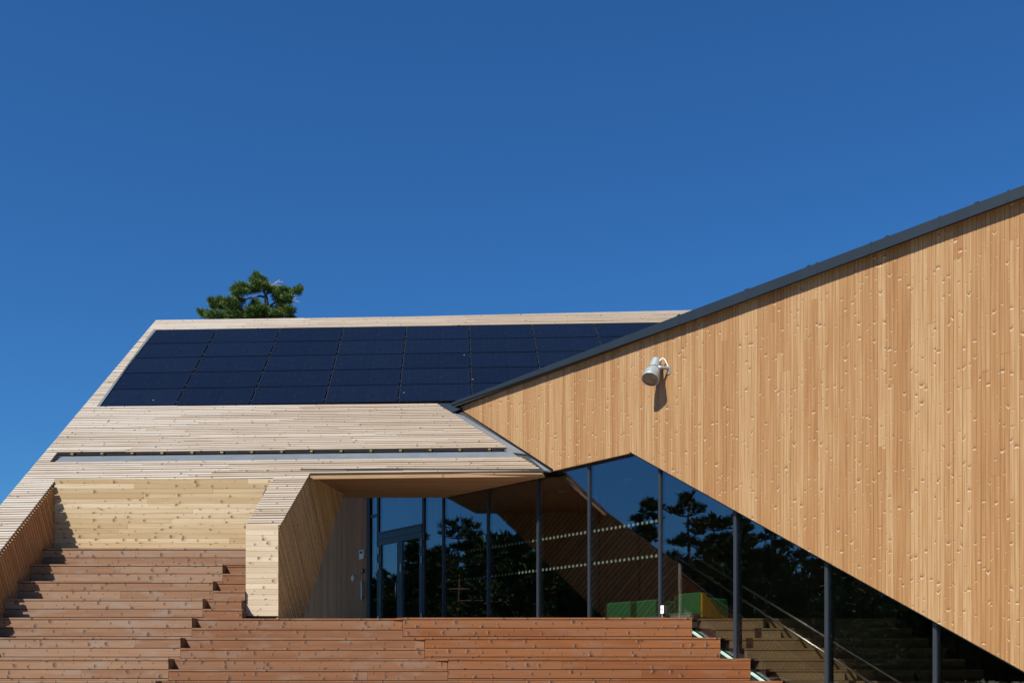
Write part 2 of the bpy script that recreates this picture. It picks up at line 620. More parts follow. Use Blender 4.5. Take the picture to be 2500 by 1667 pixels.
def ground_mat():
    m, nt, nodes, links, P = nmat('grassy_ground')
    tc = N(nt, 'ShaderNodeTexCoord')
    no = N(nt, 'ShaderNodeTexNoise')
    no.inputs['Scale'].default_value = .35
    no.inputs['Detail'].default_value = 8
    links.new(tc.outputs['Object'], no.inputs['Vector'])
    links.new(mix_(nt, no.outputs['Fac'], (.03, .05, .014), (.10, .095, .05)), P.inputs['Base Color'])
    P.inputs['Roughness'].default_value = .95
    return m


# ------------------------------------------------------------------ planes of the place (metres)
TAN = .757                                          # pitch of the sloping wing
ANG = math.atan(TAN)
RN = Vector((0, -math.sin(ANG), math.cos(ANG)))     # its outward normal
RP = Vector((0, 20.2, CAMZ + 3.77))                 # a point on its face
G_DIR = Vector((.6139, -.7894, 0)).normalized()     # along the glazed wall, towards the near end
G_N = Vector((-.7894, -.6139, 0)).normalized()      # its outward normal
S_G = 135.
GP = Vector((355 / S_G, 2500 / S_G, CAMZ))          # a point on it, level with the eye
UP = Vector((0, 0, 1))
FG = frame(GP, G_DIR, UP)                           # u along the wall, v = height over the eye; n points... see below
if (FG.to_3x3() @ Vector((0, 0, 1))).dot(G_N) < 0:
    FG = frame(GP, -G_DIR, UP)
GSGN = (FG.to_3x3() @ Vector((1, 0, 0))).dot(G_DIR)


def ga(x, y, off=0.):
    """photograph point -> (distance along the glazed wall, height over the eye) at an offset in front of it"""
    p = hit(x, y, GP + G_N * off, G_N) - GP
    return p.dot(G_DIR), p.z


def gp(a, h, off=0.):
    return GP + G_DIR * a + UP * h + G_N * off


def roofpt(x, y, off=0.):
    return hit(x, y, RP + RN * off, RN)


# ================================================================== ground
def sheet(name, pts, z, mat, kind='structure'):
    me = mesh(name, [(x, y, z) for x, y in pts], [tuple(range(len(pts)))], mat)
    o = link(name, me)
    o['kind'] = kind
    return o


sheet('ground', [(-1500, -1500), (1500, -1500), (1500, 1500), (-1500, 1500)], 0, ground_mat())
sheet('plaza_paving', [(-14, -12), (16, -12), (16, 14.0), (-14, 14.0)], .006, M_paving)

# ================================================================== the sloping wing
wing = thing('sloping_building', 'pale building wing with a steep sloping roof of thin horizontal battens', 'building', (-4, 20.2, 0))
PHI = .025
RU = (Vector((1, 0, 0)) * math.cos(PHI) + Vector((0, math.cos(ANG), math.sin(ANG))) * math.sin(PHI)).normalized()
RV = RN.cross(RU)
RO = Vector((-9.7, 20.2, CAMZ + 3.77))
BT = .035                                           # batten thickness
FR = frame(RO - RN * BT, RU, RV)
FRi = FR.inverted()


def ruv(p):
    q = FRi @ Vector(p)
    return (q.x, q.y)


def rpx(x, y):
    return ruv(roofpt(x, y))


def slope_pt(X, z):                                 # a point of the roof face at X and height z
    h = z - CAMZ
    return Vector((X, 20.2 + (h - 3.77) / TAN, z))




def vmean(*pts):
    return sum(rpx(*p)[1] for p in pts) / len(pts)


PITCH = .092
V0 = vmean((600, 1281), (681, 1281))                # lowest row of the pier


def snap(v, lower):                                 # row edges: the lower edge of a row, or the upper edge of one
    k = round((v - V0) / PITCH) if lower else round((v - .066 - V0) / PITCH)
    return V0 + k * PITCH - .006 if lower else V0 + k * PITCH + .066 + .006


v_top = snap(vmean((377, 787), (1690, 757)), False)
v_ptop = snap(vmean((376, 811), (1600, 781)), True)
v_pbot = snap(vmean((243, 993), (1076, 982)), False)
v_slt = snap(vmean((140, 1103), (1228, 1091)), True)
v_slb = snap(vmean((121, 1128), (1288, 1113)), False)
v_eave = V0 + math.floor((vmean((757, 1150), (1324, 1147)) - V0) / PITCH) * PITCH - .006
v_eavl = V0 + math.floor((rpx(132, 1170)[1] - V0) / PITCH) * PITCH - .006


def at_v(pa, pb, v):                                # u where a line of the photograph meets a row edge
    (u0, w0), (u1, w1) = rpx(*pa), rpx(*pb)
    return u0 + (u1 - u0) * (v - w0) / (w1 - w0)


VAL = ((1069, 986), (1324, 1146))
PLE = ((376, 811), (236, 992))
PIR = ((760, 1149), (684, 1281))
PIL = ((670, 1161), (600, 1281))
FO0, FO1 = ruv(slope_pt(-9.7, 11)), ruv(slope_pt(-9.7, .05))
FI0, FI1 = ruv(slope_pt(-9.03, 6)), ruv(slope_pt(-9.03, .05))
lin = lambda p, q, v: p[0] + (q[0] - p[0]) * (v - p[1]) / (q[1] - p[1])
# the panel field and the band over it run a little steeper than the eave
PH2 = .044
RU2 = (Vector((1, 0, 0)) * math.cos(PH2) + Vector((0, math.cos(ANG), math.sin(ANG))) * math.sin(PH2)).normalized()
RV2 = RN.cross(RU2)
FR2 = frame(roofpt(243, 993) - RN * BT, RU2, RV2)
F2i = FR2.inverted()
r2 = lambda x, y: tuple((F2i @ roofpt(x, y))[:2])
w_top = (r2(377, 787)[1] + r2(1690, 757)[1]) / 2
w_ptop = (r2(376, 811)[1] + r2(1600, 781)[1]) / 2
tl, tr = r2(377, 787), r2(1735, 756)
band = [(tl[0], w_top), (tr[0], w_top), (tr[0], w_ptop), (r2(376, 811)[0] + .02, w_ptop), (tl[0] - .20 * 0, w_ptop)]
band[4] = (tuple((F2i @ (FR @ Vector((*FO0, 0))))[:2])[0], w_ptop)
fo = [F2i @ slope_pt(-9.7, 11), F2i @ slope_pt(-9.7, 8)]
band[0] = (lin(fo[0], fo[1], w_top), w_top)
band[4] = (lin(fo[0], fo[1], w_ptop), w_ptop)
cut0 = ruv(FR2 @ Vector((band[4][0], w_ptop, BT)))
cut1 = ruv(FR2 @ Vector((r2(376, 811)[0] + .02, w_ptop, BT)))
outer = [cut0, cut1, (at_v(*PLE, v_pbot), v_pbot),
         (at_v(*VAL, v_pbot), v_pbot), (at_v(*VAL, v_slt), v_slt), (rpx(140, 1103)[0], v_slt), (rpx(121, 1128)[0], v_slb),
         (at_v(*VAL, v_slb) - .03, v_slb), (at_v(*VAL, v_eave), v_eave), (at_v(*PIR, v_eave), v_eave), (at_v(*PIR, V0 - .006), V0 - .006),
         (at_v(*PIL, V0 - .006), V0 - .006), (at_v(*PIL, v_eavl), v_eavl), (lin(FI0, FI1, v_eavl), v_eavl), FI1, FO1]
memb_poly = [(377, 787), (1730, 756), (1730, 800), (1150, 1004), (1338, 1148)]
mp = [roofpt(x, y, -.09) for x, y in [(380, 790), (1730, 758), (1730, 800), (1122, 985), (1338, 1136), (757, 1134), (672, 1148)]]
mp += [slope_pt(-9.05, CAMZ + 3.77) - RN * .09, slope_pt(-9.68, CAMZ + 3.77) - RN * .09]
roof = MB().prism(mp, -RN * .16).build('sloping_roof', M_memb, wing)
def grade(u):                                       # palest battens to the left, browner ones to the right
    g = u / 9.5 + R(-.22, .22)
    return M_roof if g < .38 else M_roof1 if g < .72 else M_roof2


vlow = min(p[1] for p in outer)
nrow = round((w_top - w_ptop) / .09)
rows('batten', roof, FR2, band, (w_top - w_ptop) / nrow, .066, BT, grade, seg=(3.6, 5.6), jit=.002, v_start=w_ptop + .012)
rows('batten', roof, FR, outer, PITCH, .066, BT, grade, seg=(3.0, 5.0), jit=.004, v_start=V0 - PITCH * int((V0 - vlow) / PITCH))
# counter battens under the slats, seen in the gutter slot
(u0, v0), (u1, v1) = (rpx(150, 1112)[0], v_slt - .10), (rpx(1240, 1098)[0], v_slt - .10)
for i in range(15):
    u = u0 + .12 + i * .62
    if u > u1 - .1:
        break
    v = v0 + (v1 - v0) * (u - u0) / (u1 - u0)
    MB().obox(FR @ Vector((u, v + .085, -.052)), FR.to_3x3() @ Vector((.055, 0, 0)), FR.to_3x3() @ Vector((0, .55, 0)),
              FR.to_3x3() @ Vector((0, 0, .05))).build('counter_batten', M_shade, roof)
# gutter: a folded grey sheet in the slot
vm = v_slb + (v_slt - v_slb) * .74
gu0, gu1 = rpx(132, 1118)[0], at_v(*VAL, v_slb) - .03
gq = [(gu0, v_slb + .015), (gu1, v_slb + .015), (at_v(*VAL, vm) + .02, vm), (gu0 + .1, vm)]
MB().prism([FR @ Vector((*p, -.012)) for p in gq], -RN * .03).build('gutter', M_gutter, roof)
gq = [(gu0, vm - .01), (gu1, vm - .01), (gu1, vm + .006), (gu0, vm + .006)]
MB().prism([FR @ Vector((*p, -.045)) for p in gq], -RN * .02).build('gutter_lip', M_gutter, roof)
gq = [(gu0, vm + .06), (gu1 - .2, vm + .06), (gu1 - .2, vm + .075), (gu0, vm + .075)]
MB().prism([FR @ Vector((*p, -.07)) for p in gq], -RN * .01).build('gutter_seam', M_gutter, roof)
# valley flashing beside the timber wall
vq = [roofpt(x, y, -.05) for x, y in [(1100, 1006), (1132, 1015), (1285, 1108), (1240, 1103)]]
MB().prism(vq, -RN * .03).build('valley_flashing', M_gutter, roof)
vq = [roofpt(x, y, -.05) for x, y in [(1293, 1117), (1305, 1123), (1345, 1150), (1330, 1148)]]
MB().prism(vq, -RN * .03).build('valley_flashing', M_gutter, roof)
# ridge cap
rc = [roofpt(x, y, -.02) for x, y in [(377, 787), (1730, 756)]]
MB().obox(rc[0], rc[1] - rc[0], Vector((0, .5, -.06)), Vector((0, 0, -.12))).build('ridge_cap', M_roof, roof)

# flank wall on the left with leaning battens
fl = [Vector((-9.66, y, z)) for y, z in [(13.2, 0), (20.45, 0), (20.45, slope_pt(0, 0).z)]]
zt = lambda y, d=.0: CAMZ + 3.77 + TAN * (y - 20.2) - d
fl = [Vector((-9.66, 13.3, 0)), Vector((-9.66, 20.4, 0)), Vector((-9.66, 20.4, zt(20.4, .20))), Vector((-9.66, 13.3, zt(13.3, .20)))]
flank = MB().prism(fl, (.60, 0, 0)).build('flank_wall', M_memb, wing)
lean = Vector((0, math.sin(ANG * .85), -math.cos(ANG * .85)))
perp = Vector((0, lean.z, -lean.y)) * -1
FF = frame(Vector((-9.055, 14.5, 2)), perp, lean)
if (FF.to_3x3() @ Vector((0, 0, 1))).x < 0:
    FF = frame(Vector((-9.055, 14.5, 2)), -perp, lean)
FF = frame(Vector((-9.06, 14.5, 2)), lean, Vector((1, 0, 0)).cross(lean))
fpoly3 = [(13.4, 0.02), (20.2, 0.02), (20.2, zt(20.2, .10)), (13.4, zt(13.4, .10))]
fp = []
for y, z in fpoly3:
    qv = FF.inverted() @ Vector((-9.06, y, z))
    fp.append((qv.x, qv.y))
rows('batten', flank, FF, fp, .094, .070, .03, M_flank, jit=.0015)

# back wall behind the seats
bw = MB().box((-9.06, 20.24, 3.2), (-4.75, 20.5, CAMZ + 3.79)).build('seating_back_wall', M_memb, wing)
FB = frame(Vector((-9.03, 20.24, 0)), (1, 0, 0), (0, 0, 1))
zb = 3.75
rows('plank', bw, FB, [(0, zb), (4.32, zb), (4.32, CAMZ + 3.79), (0, CAMZ + 3.79)], .0985, .0965, .032, M_pale, seg=(2.2, 4.2), v_start=zb, jit=.002)
eb = [FR @ Vector((lin(FI0, FI1, v_eavl), v_eavl, .0)), FR @ Vector((at_v(*PIL, v_eavl) + .05, v_eavl, .0))]
MB().obox(eb[0] + Vector((0, .02, -.055)), eb[1] - eb[0], Vector((0, .10, 0)), Vector((0, 0, .05))).build('eave_board', M_shade, bw)

# pier between the seats and the entrance
PX0, PX1, PY = -4.875, -4.28, 18.75
zp = zt(PY)
core = MB().prism([Vector((PX0 + .004, y, z)) for y, z in [(PY + .035, .4), (20.3, .4), (20.3, zt(20.3, .16)), (PY + .035, zt(PY, .10))]],
                  (PX1 - PX0 - .03, 0, 0)).build('entrance_pier', M_memb, wing)
FP = frame(Vector((PX0, PY + .035, 0)), (1, 0, 0), (0, 0, 1))
rows('plank', core, FP, [(0, CAMZ + 1.03), (PX1 - PX0, CAMZ + 1.03), (PX1 - PX0, zp + .035), (0, zp + .035)], .0985, .0965, .035, M_pier,
     v_start=CAMZ + 1.035, jit=.0015)

# side wall of the entrance with leaning battens, ends on a slanted edge
SW0 = Vector((-4.28, 18.75, 0))
SWD = Vector((.10, 1, 0)).normalized()
SWN = Vector((1, -.10, 0)).normalized()


def sw(d, z, off=0.):
    return SW0 + SWD * ((d - 18.75) / SWD.y) + UP * z + SWN * off


SOF = roofpt(757, 1150).z - .04
sp = [(18.77, 1.5), (19.0, 1.5), (20.3, CAMZ + 1.11), (23.35, CAMZ + 4.1), (20.55, SOF - .03), (18.77, zt(18.77, .10))]
side = MB().prism([sw(d, z, -.03) for d, z in sp], -SWN * .25).build('entrance_side_wall', M_memb, wing)
ang2 = math.radians(40)
sl = (SWD * math.sin(ang2) - UP * math.cos(ang2)).normalized()
FS = frame(sw(18.75, 0, -.03), sl, SWN.cross(sl))
if (FS.to_3x3() @ Vector((0, 0, 1))).dot(SWN) < 0:
    FS = frame(sw(18.75, 0, -.03), -sl, SWN.cross(-sl))
spp = []
for d, z in [(18.75, 1.5), (19.2, 1.5), (20.3, CAMZ + 1.09), (23.37, CAMZ + 4.12), (20.55, SOF), (18.75, zt(18.75, .05))]:
    qv = FS.inverted() @ sw(d, z, -.03)
    spp.append((qv.x, qv.y))
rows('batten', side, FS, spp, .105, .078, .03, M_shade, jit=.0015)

# soffit over the entrance
s_fl, s_fr = roofpt(757, 1150), roofpt(1330, 1150)
zsoft = s_fl.z - .03
s_br = gp(*ga(1085, 1213), .03)
s_bl = Vector((-.164 * 24.0, 24.0, s_br.z))
SO = Vector((s_fl.x - .3, s_fl.y + .01, zsoft))
sv = Vector((0, s_br.y - SO.y, s_br.z - zsoft)).normalized()
FSo = frame(SO, (-1, 0, 0), sv)                     # boards face down
soff_core = [s_fl + Vector((-.2, .05, 0)), s_fr + Vector((.15, .05, 0)), gp(*ga(1330, 1150), .04), s_br, s_bl + Vector((-.1, 0, 0))]
soff_core = []
for X, y in [(s_fl.x - .2, SO.y + .02), (s_fr.x - .05, SO.y + .02), (gp(*ga(1336, 1148), .05).x, gp(*ga(1336, 1148), .05).y), (s_br.x, s_br.y), (s_bl.x - .05, s_br.y)]:
    t = (y - SO.y) / sv.y
    soff_core.append(Vector((X, y, zsoft + sv.z * t + .03)))
soff = MB().prism(soff_core, (0, 0, .06)).build('entrance_soffit', M_memb, wing)
sp2 = []
for p in soff_core:
    qv = FSo.inverted() @ (p - UP * .03)
    sp2.append((qv.x, qv.y))
rows('board', soff, FSo, sp2, .122, .119, .025, M_soffit, seg=(2.5, 4.5), jit=.001)
# eave board over the entrance
e0, e1 = FR @ Vector((at_v(*PIR, v_eave), v_eave, .0)), FR @ Vector((at_v(*VAL, v_eave), v_eave, .0))
MB().obox(e0 + Vector((0, .015, -.085)), e1 - e0, Vector((0, .06, .0)), Vector((0, 0, .08))).build('eave_board', M_soffit, soff)

# ================================================================== solar panels
arr = thing('solar_array', 'grid of dark blue solar panels set into the sloping batten roof', 'solar panels', tuple(roofpt(243, 993)))
PB = r2(243, 993)[1] + .03
c0 = (r2(247, 991)[0], PB)
rowh = (w_ptop - c0[1] - .01) / 5
u_end = 99
pm = None
ncol = 9
for r in range(5):
    for c in range(ncol):
        lim = u_end
        uu = c0[0] + c * 1.682
        vv = c0[1] + r * rowh
        # leave out the panels that would lie wholly inside the other wing
        pw = FR2 @ Vector((uu, vv + rowh, 0))
        if (pw - (GP + G_N * .3)).dot(G_N) < -.2 and False:
            continue
        cnr = [FR2 @ Vector((uu, vv + rowh, .02)), FR2 @ Vector((uu, vv, .02))]
        pj = cnr[0] - CP
        px_, py_ = 1250 + 2500 * pj.x / pj.y, 1641 - 2500 * pj.z / pj.y
        if px_ > 1118 and py_ > 976.5 + (px_ - 1118) * (757 - 976.5) / 572 + 12:
            continue                                # wholly hidden by the other wing
        if pm is None:
            b = MB().box((0, 0, 0), (1.640, rowh - .042, .035))
            pm = mesh('solar_panel', b.v, b.f, M_solar)
            pm.materials.append(M_black)
            for p in pm.polygons:
                if abs(p.normal.z) < .5:
                    p.material_index = 1
        o = link('solar_panel', pm, arr, FR2 @ Matrix.Translation((uu, vv, -.005 + R(-.002, .002))))
    for_top = None
for c in range(1, ncol):
    uu = c0[0] + c * 1.682 - .02
    a = FR2 @ Vector((uu, c0[1], -.02))
    top = FR2 @ Vector((uu, c0[1] + 5 * rowh, -.02))
    MB().obox(a, FR2.to_3x3() @ Vector((.014, 0, 0)), top - a, RN * .03).build('rail', M_fascia, arr)
    for r in range(6):
        for dv in (-.16, .16):
            v = c0[1] + r * rowh + dv
            if v < c0[1] or v > c0[1] + 5 * rowh:
                continue
            p = FR2 @ Vector((uu - .018, v - .02, .01))
            if c < 9:
                MB().obox(p, FR2.to_3x3() @ Vector((.05, 0, 0)), FR2.to_3x3() @ Vector((0, .045, 0)), RN * .03).build('clamp', M_black, arr)
fl0, fl1 = r2(236, 992)[0], r2(376, 811)[0]
fq = [FR2 @ Vector((fl0 + .01, PB - .02, BT + .012)), FR2 @ Vector((c0[0] - .02, PB - .02, BT + .012)), FR2 @ Vector((c0[0] - .02, w_ptop - .006, BT + .012)), FR2 @ Vector((fl1 + .01, w_ptop - .006, BT + .012))]
MB().prism(fq, -RN * .06).build('edge_flashing', M_gutter, arr)
fq = [roofpt(x, y, -.02) for x, y in [(1064, 984), (1125, 984), (1140, 992), (1100, 1008)]]
MB().prism(fq, -RN * .03).build('corner_flashing', M_fascia, arr)

# ================================================================== the timber wing with the glazed wall
tim = thing('timber_building', 'honey coloured building wing clad in vertical boards above a long glass wall', 'building', tuple(gp(2, -CAMZ)))
TO = .10                                            # the boards' backing stands this far in front of the glass
TB = .030
ap, lowl, apex, rlow, rtop, rtop2 = [ga(x, y, TO + TB) for x, y in
                                      [(1117, 994), (1355, 1148), (1542, 1105), (2900, 1861), (2900, 305), (1121, 986)]]
FT = FG.copy()
FT.translation = GP + G_N * TO
FTv = frame(GP + G_N * TO, UP, UP.cross(G_N) * -1)
if (FTv.to_3x3() @ Vector((0, 0, 1))).dot(G_N) < 0:
    FTv = frame(GP + G_N * TO, UP, UP.cross(G_N))
TS = (FTv.to_3x3() @ Vector((0, 1, 0))).dot(G_DIR)


def tpoly(lst):
    return [(h, a * TS) for a, h in lst]


up_px = 8
wallpoly = [ap, lowl, apex, rlow, (rtop[0], rtop[1]), ga(2500, 456, TO + TB), ga(1690, 761, TO + TB), ga(1140, 978, TO + TB)]
core_poly = [gp(a, h, TO) for a, h in [ga(1122, 992, TO), ga(1357, 1146, TO), ga(1542, 1103, TO), ga(2900, 1857, TO), ga(2900, 308, TO), ga(1690, 763, TO), ga(1145, 978, TO)]]
twall = MB().prism(core_poly, -G_N * .06).build('timber_wall', M_memb, tim)
rows('plank', twall, FTv, tpoly(wallpoly), .128, .1255, TB, M_timber, seg=(4.2, 7.0), groove=.006, jit=.0022, ch=.004)
# dark upstand under the slanting lower left edge
ua = [ga(x, y, TO) for x, y in [(1098, 1003), (1119, 995), (1357, 1148.5), (1330, 1156)]]
MB().prism([gp(a, h, TO - .002) for a, h in ua], -G_N * .02).build('upstand_flashing', M_black, twall)
low1, low2 = gp(*ga(1355, 1148, TO), TO), gp(*ga(1542, 1105, TO), TO)
drop = gp(*ga(2900, 1861, TO), TO)
for A, B in ((low1, low2), (low2, drop)):
    dz = Vector((0, 0, -.018))
    MB().prism([A + UP * .05, B + UP * .05, B + dz, A + dz], -G_N * .12).build('drip_edge', M_black, twall)
# roof edge
f_out = TO + TB + .13
fa, fb = ga(1116, 978, f_out), ga(2900, 298, f_out)
ga_, gb_ = ga(1088, 1001, f_out), ga(2900, 327, f_out)
fas = [ga(1118, 976.5, f_out), ga(1690, 757, f_out), ga(2500, 452, f_out), ga(2900, 301, f_out),
       ga(2900, 331, f_out), ga(2500, 480, f_out), ga(1690, 781, f_out), ga(1079, 997, f_out), ga(1100, 984, f_out)]
fascia = MB().prism([gp(a, h, f_out) for a, h in fas], -G_N * .02).build('roof_fascia', M_fascia, tim)
for x in (1188, 1340, 1500, 1655, 1820, 1972, 2163, 2382):
    yy = 757 + (x - 1690) * (452 - 757) / 810 if x > 1690 else 976.5 + (x - 1118) * (757 - 976.5) / 572
    a, h = ga(x, yy, f_out)
    MB().obox(gp(a - .02, h - .004, f_out), G_DIR * .05, -G_N * .05, UP * .022).build('roof_hook', M_fascia, fascia)
for i in range(9):
    x = 1190 + i * 155 + (i % 3) * 12
    yy = 757 + (x - 1690) * (452 - 757) / 810 if x > 1690 else 976.5 + (x - 1118) * (757 - 976.5) / 572
    yb = 781 + (x - 1690) * (480 - 781) / 810 if x > 1690 else 997 + (x - 1079) * (781 - 997) / 611
    (a, h), (_, hb) = ga(x, yy, f_out), ga(x, yb, f_out)
    MB().prism([gp(a, h - .006, f_out), gp(a + .05, h - .006 + .05 * .53, f_out), gp(a + .05, hb + .006 + .05 * .53, f_out), gp(a, hb + .006, f_out)],
               G_N * .0025).build('lap_joint', M_fascia, fascia)
r0, r1 = gp(*ga(1095, 986, f_out), f_out - .02), gp(*ga(2900, 301, f_out), f_out - .02)
roof2 = MB().prism([r0 - UP * .05, r1 - UP * .05, r1 - G_N * 11 - UP * .6, r0 - G_N * 11 - UP * .6], -UP * .05).build('flat_roof', M_memb, tim)
# the near end of the wing, beyond the picture's edge
endA = gp(ga(2900, 1700, TO)[0], 0, TO)
MB().prism([endA - UP * 1.6, endA + UP * 6.1, endA + UP * 5.5 - G_N * 11, endA - UP * 1.6 - G_N * 11], G_DIR * .2).build('end_wall', M_timber, tim)

# glazed wall
T = lambda k: CAMZ + 2.39 - .36 * k
D = lambda k: 19.73 - .5 * k
DECK = T(4)
HD = DECK - CAMZ
gw = MB().prism([gp(ga(1084, 1213)[0], HEAD_ := 4.12), gp(ga(1360, 1148)[0], 4.12), gp(ga(1360, 1148)[0], 4.30), gp(ga(1084, 1213)[0], 4.30)],
                G_N * .09).build('glazed_wall', M_black, tim)
mull_px = [905, 925, 1036, 1084, 1193, 1315, 1440, 1613, 1797, 2020, 2285, 2600]
A_ = [ga(x, 1500)[0] for x in mull_px]
HTOP = {0: 5.8, 1: 5.8, 2: 5.8, 3: 5.8}


def top_h(a):                                       # underside of the timber or the head beam along the wall
    aL, aA, aR = ga(1355, 1148)[0], ga(1542, 1105)[0], ga(2900, 1861)[0]
    hL, hA, hR = 4.20, ga(1542, 1105)[1], ga(2900, 1861)[1]
    if a <= aL:
        return 4.12
    if a <= aA:
        return hL + (hA - hL) * (a - aL) / (aA - aL)
    return hA + (hR - hA) * (a - aA) / (aR - aA)


BOT = -CAMZ + .02
for i in range(len(mull_px) - 1):
    a0, a1 = A_[i], A_[i + 1]
    if mull_px[i] == 925:
        continue                                    # the door stands here
    if i < 3:
        t0 = t1 = 5.6
    else:
        t0, t1 = top_h(a0) + .12, top_h(a1) + .12
    pts = [(a0 + .03, HD + .06 if a1 < ga(1700, 1500)[0] else BOT), (a1 - .03, HD + .06 if a1 < ga(1700, 1500)[0] else BOT), (a1 - .03, t1)]
    aa = ga(1542, 1105)[0]
    if a0 < aa < a1:
        pts.append((aa, top_h(aa) + .12))
    pts.append((a0 + .03, t0))
    MB().prism([gp(a, h, .008) for a, h in pts], -G_N * .028).build('pane', M_glass, gw)
for i, x in enumerate(mull_px):
    a = A_[i]
    dark = i < 4
    w = .09 if i in (1, 2) else .058
    ht = 5.6 if i < 4 else top_h(a) + .05
    b = BOT if x > 1700 else HD
    MB().obox(gp(a - w / 2, b, -.12), G_DIR * w, G_N * .155, UP * (ht - b)).build('mullion', M_frame, gw)
a0, a1 = A_[3], ga(1625, 1500)[0]
MB().obox(gp(a0, HD - .05, -.06), G_DIR * (a1 - a0), G_N * .10, UP * .115).build('sill', M_frame, gw)
# sloping bottom rail beside the steps
RO_ = .115
r0_, r1_ = ga(1690, 1541, RO_), ga(1847, 1651, RO_)
rs = (r1_[1] - r0_[1]) / (r1_[0] - r0_[0])
ra0 = r0_[0] - .12
sA, sB = gp(ra0, r0_[1] - .12 * rs, RO_), gp(ra0 + 3.6, r0_[1] - .12 * rs + 3.6 * rs, RO_)
MB().prism([sA, sB, sB - UP * .03, sA - UP * .03], -G_N * .07).build('bottom_rail', M_mint, gw)
MB().prism([sA - G_N * .03 - UP * .045, sB - G_N * .03 - UP * .045, sB - UP * 1.2 - G_N * .03, sA - UP * 1.2 - G_N * .03], -G_N * .05).build('plinth_panel', M_frame, gw)
# small cross bar in the narrow strip left of the door
h = ga(915, 1262)[1]
MB().obox(gp(A_[0], h, -.04), G_DIR * (A_[1] - A_[0]), G_N * .07, UP * .07).build('cross_bar', M_dframe, gw)
# dots that mark the glass
dv, df = [], []
dm = MB()
dm.lathe((0, 0, 0), (0, 0, 1), [(0, .031), (.002, .031)], 12)
dot_me = mesh('marker_dot', dm.v, dm.f, M_dot)
for hh in (ga(1605, 1355)[1], ga(1605, 1270)[1]):
    for i in range(3, 7):
        a = A_[i] + .11
        while a < A_[i + 1] - .05:
            Md = FG.copy()
            Md.translation = gp(a, hh, -.026)
            link('marker_dot', dot_me, gw, Md)
            a += .118

# door
dL, dR = A_[1] + .05, A_[2] - .05
hT = ga(1033, 1281)[1]
door = MB().obox(gp(dL, hT - .16, -.05), G_DIR * (dR - dL), G_N * .10, UP * .16).build('double_door', M_dframe, tim)
MB().prism([gp(dL, hT, .008), gp(dR, hT, .008), gp(dR, 5.6, .008), gp(dL, 5.6, .008)], -G_N * .028).build('transom_pane', M_glass, door)
MB().obox(gp(dL, hT, -.02), G_DIR * (dR - dL), G_N * .09, UP * .03).build('drip_moulding', M_dframe, door)
mid = (dL + dR) / 2
for (x0, x1) in ((dL, mid - .004), (mid + .004, dR)):
    z0, z1, fw = HD + .015, hT - .165, .115
    lf = MB()
    lf.obox(gp(x0, z0, -.03), G_DIR * fw, G_N * .07, UP * (z1 - z0))
    lf.obox(gp(x1 - fw, z0, -.03), G_DIR * fw, G_N * .07, UP * (z1 - z0))
    lf.obox(gp(x0 + fw, z0, -.03), G_DIR * (x1 - x0 - 2 * fw), G_N * .07, UP * .18)
    lf.obox(gp(x0 + fw, z1 - .13, -.03), G_DIR * (x1 - x0 - 2 * fw), G_N * .07, UP * .13)
    lf.build('door_leaf', M_dframe, door)
    MB().prism([gp(x0 + fw, z0 + .18, .01), gp(x1 - fw, z0 + .18, .01), gp(x1 - fw, z1 - .13, .01), gp(x0 + fw, z1 - .13, .01)],
               -G_N * .024).build('door_pane', M_glass, door)
    xh = x0 - .01 if x0 == dL else x1 - .02
    for z in (z1 - .35, z1 - .75, z0 + .3):
        MB().tube([gp(xh + .015, z, .055), gp(xh + .015, z + .17, .055)], .016, 8).build('hinge', M_steel, door)
hx = mid - .07
MB().tube([gp(hx, HD + .92, .04), gp(hx, HD + .94, .11), gp(hx, HD + 1.30, .11), gp(hx, HD + 1.32, .04)], .013, 8).build('pull_handle', M_steel, door, True)
MB().obox(gp(mid + .03, HD + 1.55, .04), G_DIR * .05, G_N * .012, UP * .2).build('lock_plate', M_steel, door)

# grey plank wall left of the door, in the same line as the glass
gA0, gA1 = ga(690, 1500)[0], ga(899, 1500)[0]
gpl = MB().prism([gp(gA0, HD - .1, 0), gp(gA1, HD - .1, 0), gp(gA1, 5.9, 0), gp(gA0, 5.9, 0)], -G_N * .1).build('entrance_wall', M_memb, tim)
FGv = FTv.copy()
FGv.translation = GP
rows('plank', gpl, FGv, [(HD - .1, gA0 * TS), (HD - .1, gA1 * TS), (5.9, gA1 * TS), (5.9, gA0 * TS)], .132, .129, .028, M_grey, groove=.004, jit=.002)
MB().obox(gp(gA1, HD - .1, -.08), G_DIR * .16, G_N * .13, UP * 5).build('reveal_post', M_black, gpl)

# interior room behind the glass
iA0, iA1 = ga(700, 1500)[0] , endA.dot(G_DIR) - GP.dot(G_DIR) + .1
dp = 7.5
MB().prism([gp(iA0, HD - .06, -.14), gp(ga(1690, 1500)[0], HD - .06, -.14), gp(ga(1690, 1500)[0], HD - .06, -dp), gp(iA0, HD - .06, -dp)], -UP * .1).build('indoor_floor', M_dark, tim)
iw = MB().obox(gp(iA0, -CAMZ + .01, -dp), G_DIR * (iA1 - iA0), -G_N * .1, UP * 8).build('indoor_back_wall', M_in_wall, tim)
MB().obox(gp(iA0 - .1, HD - .2, -dp), G_DIR * .1, G_N * (dp - .15), UP * 6).build('indoor_end_wall', M_in_wall, tim)
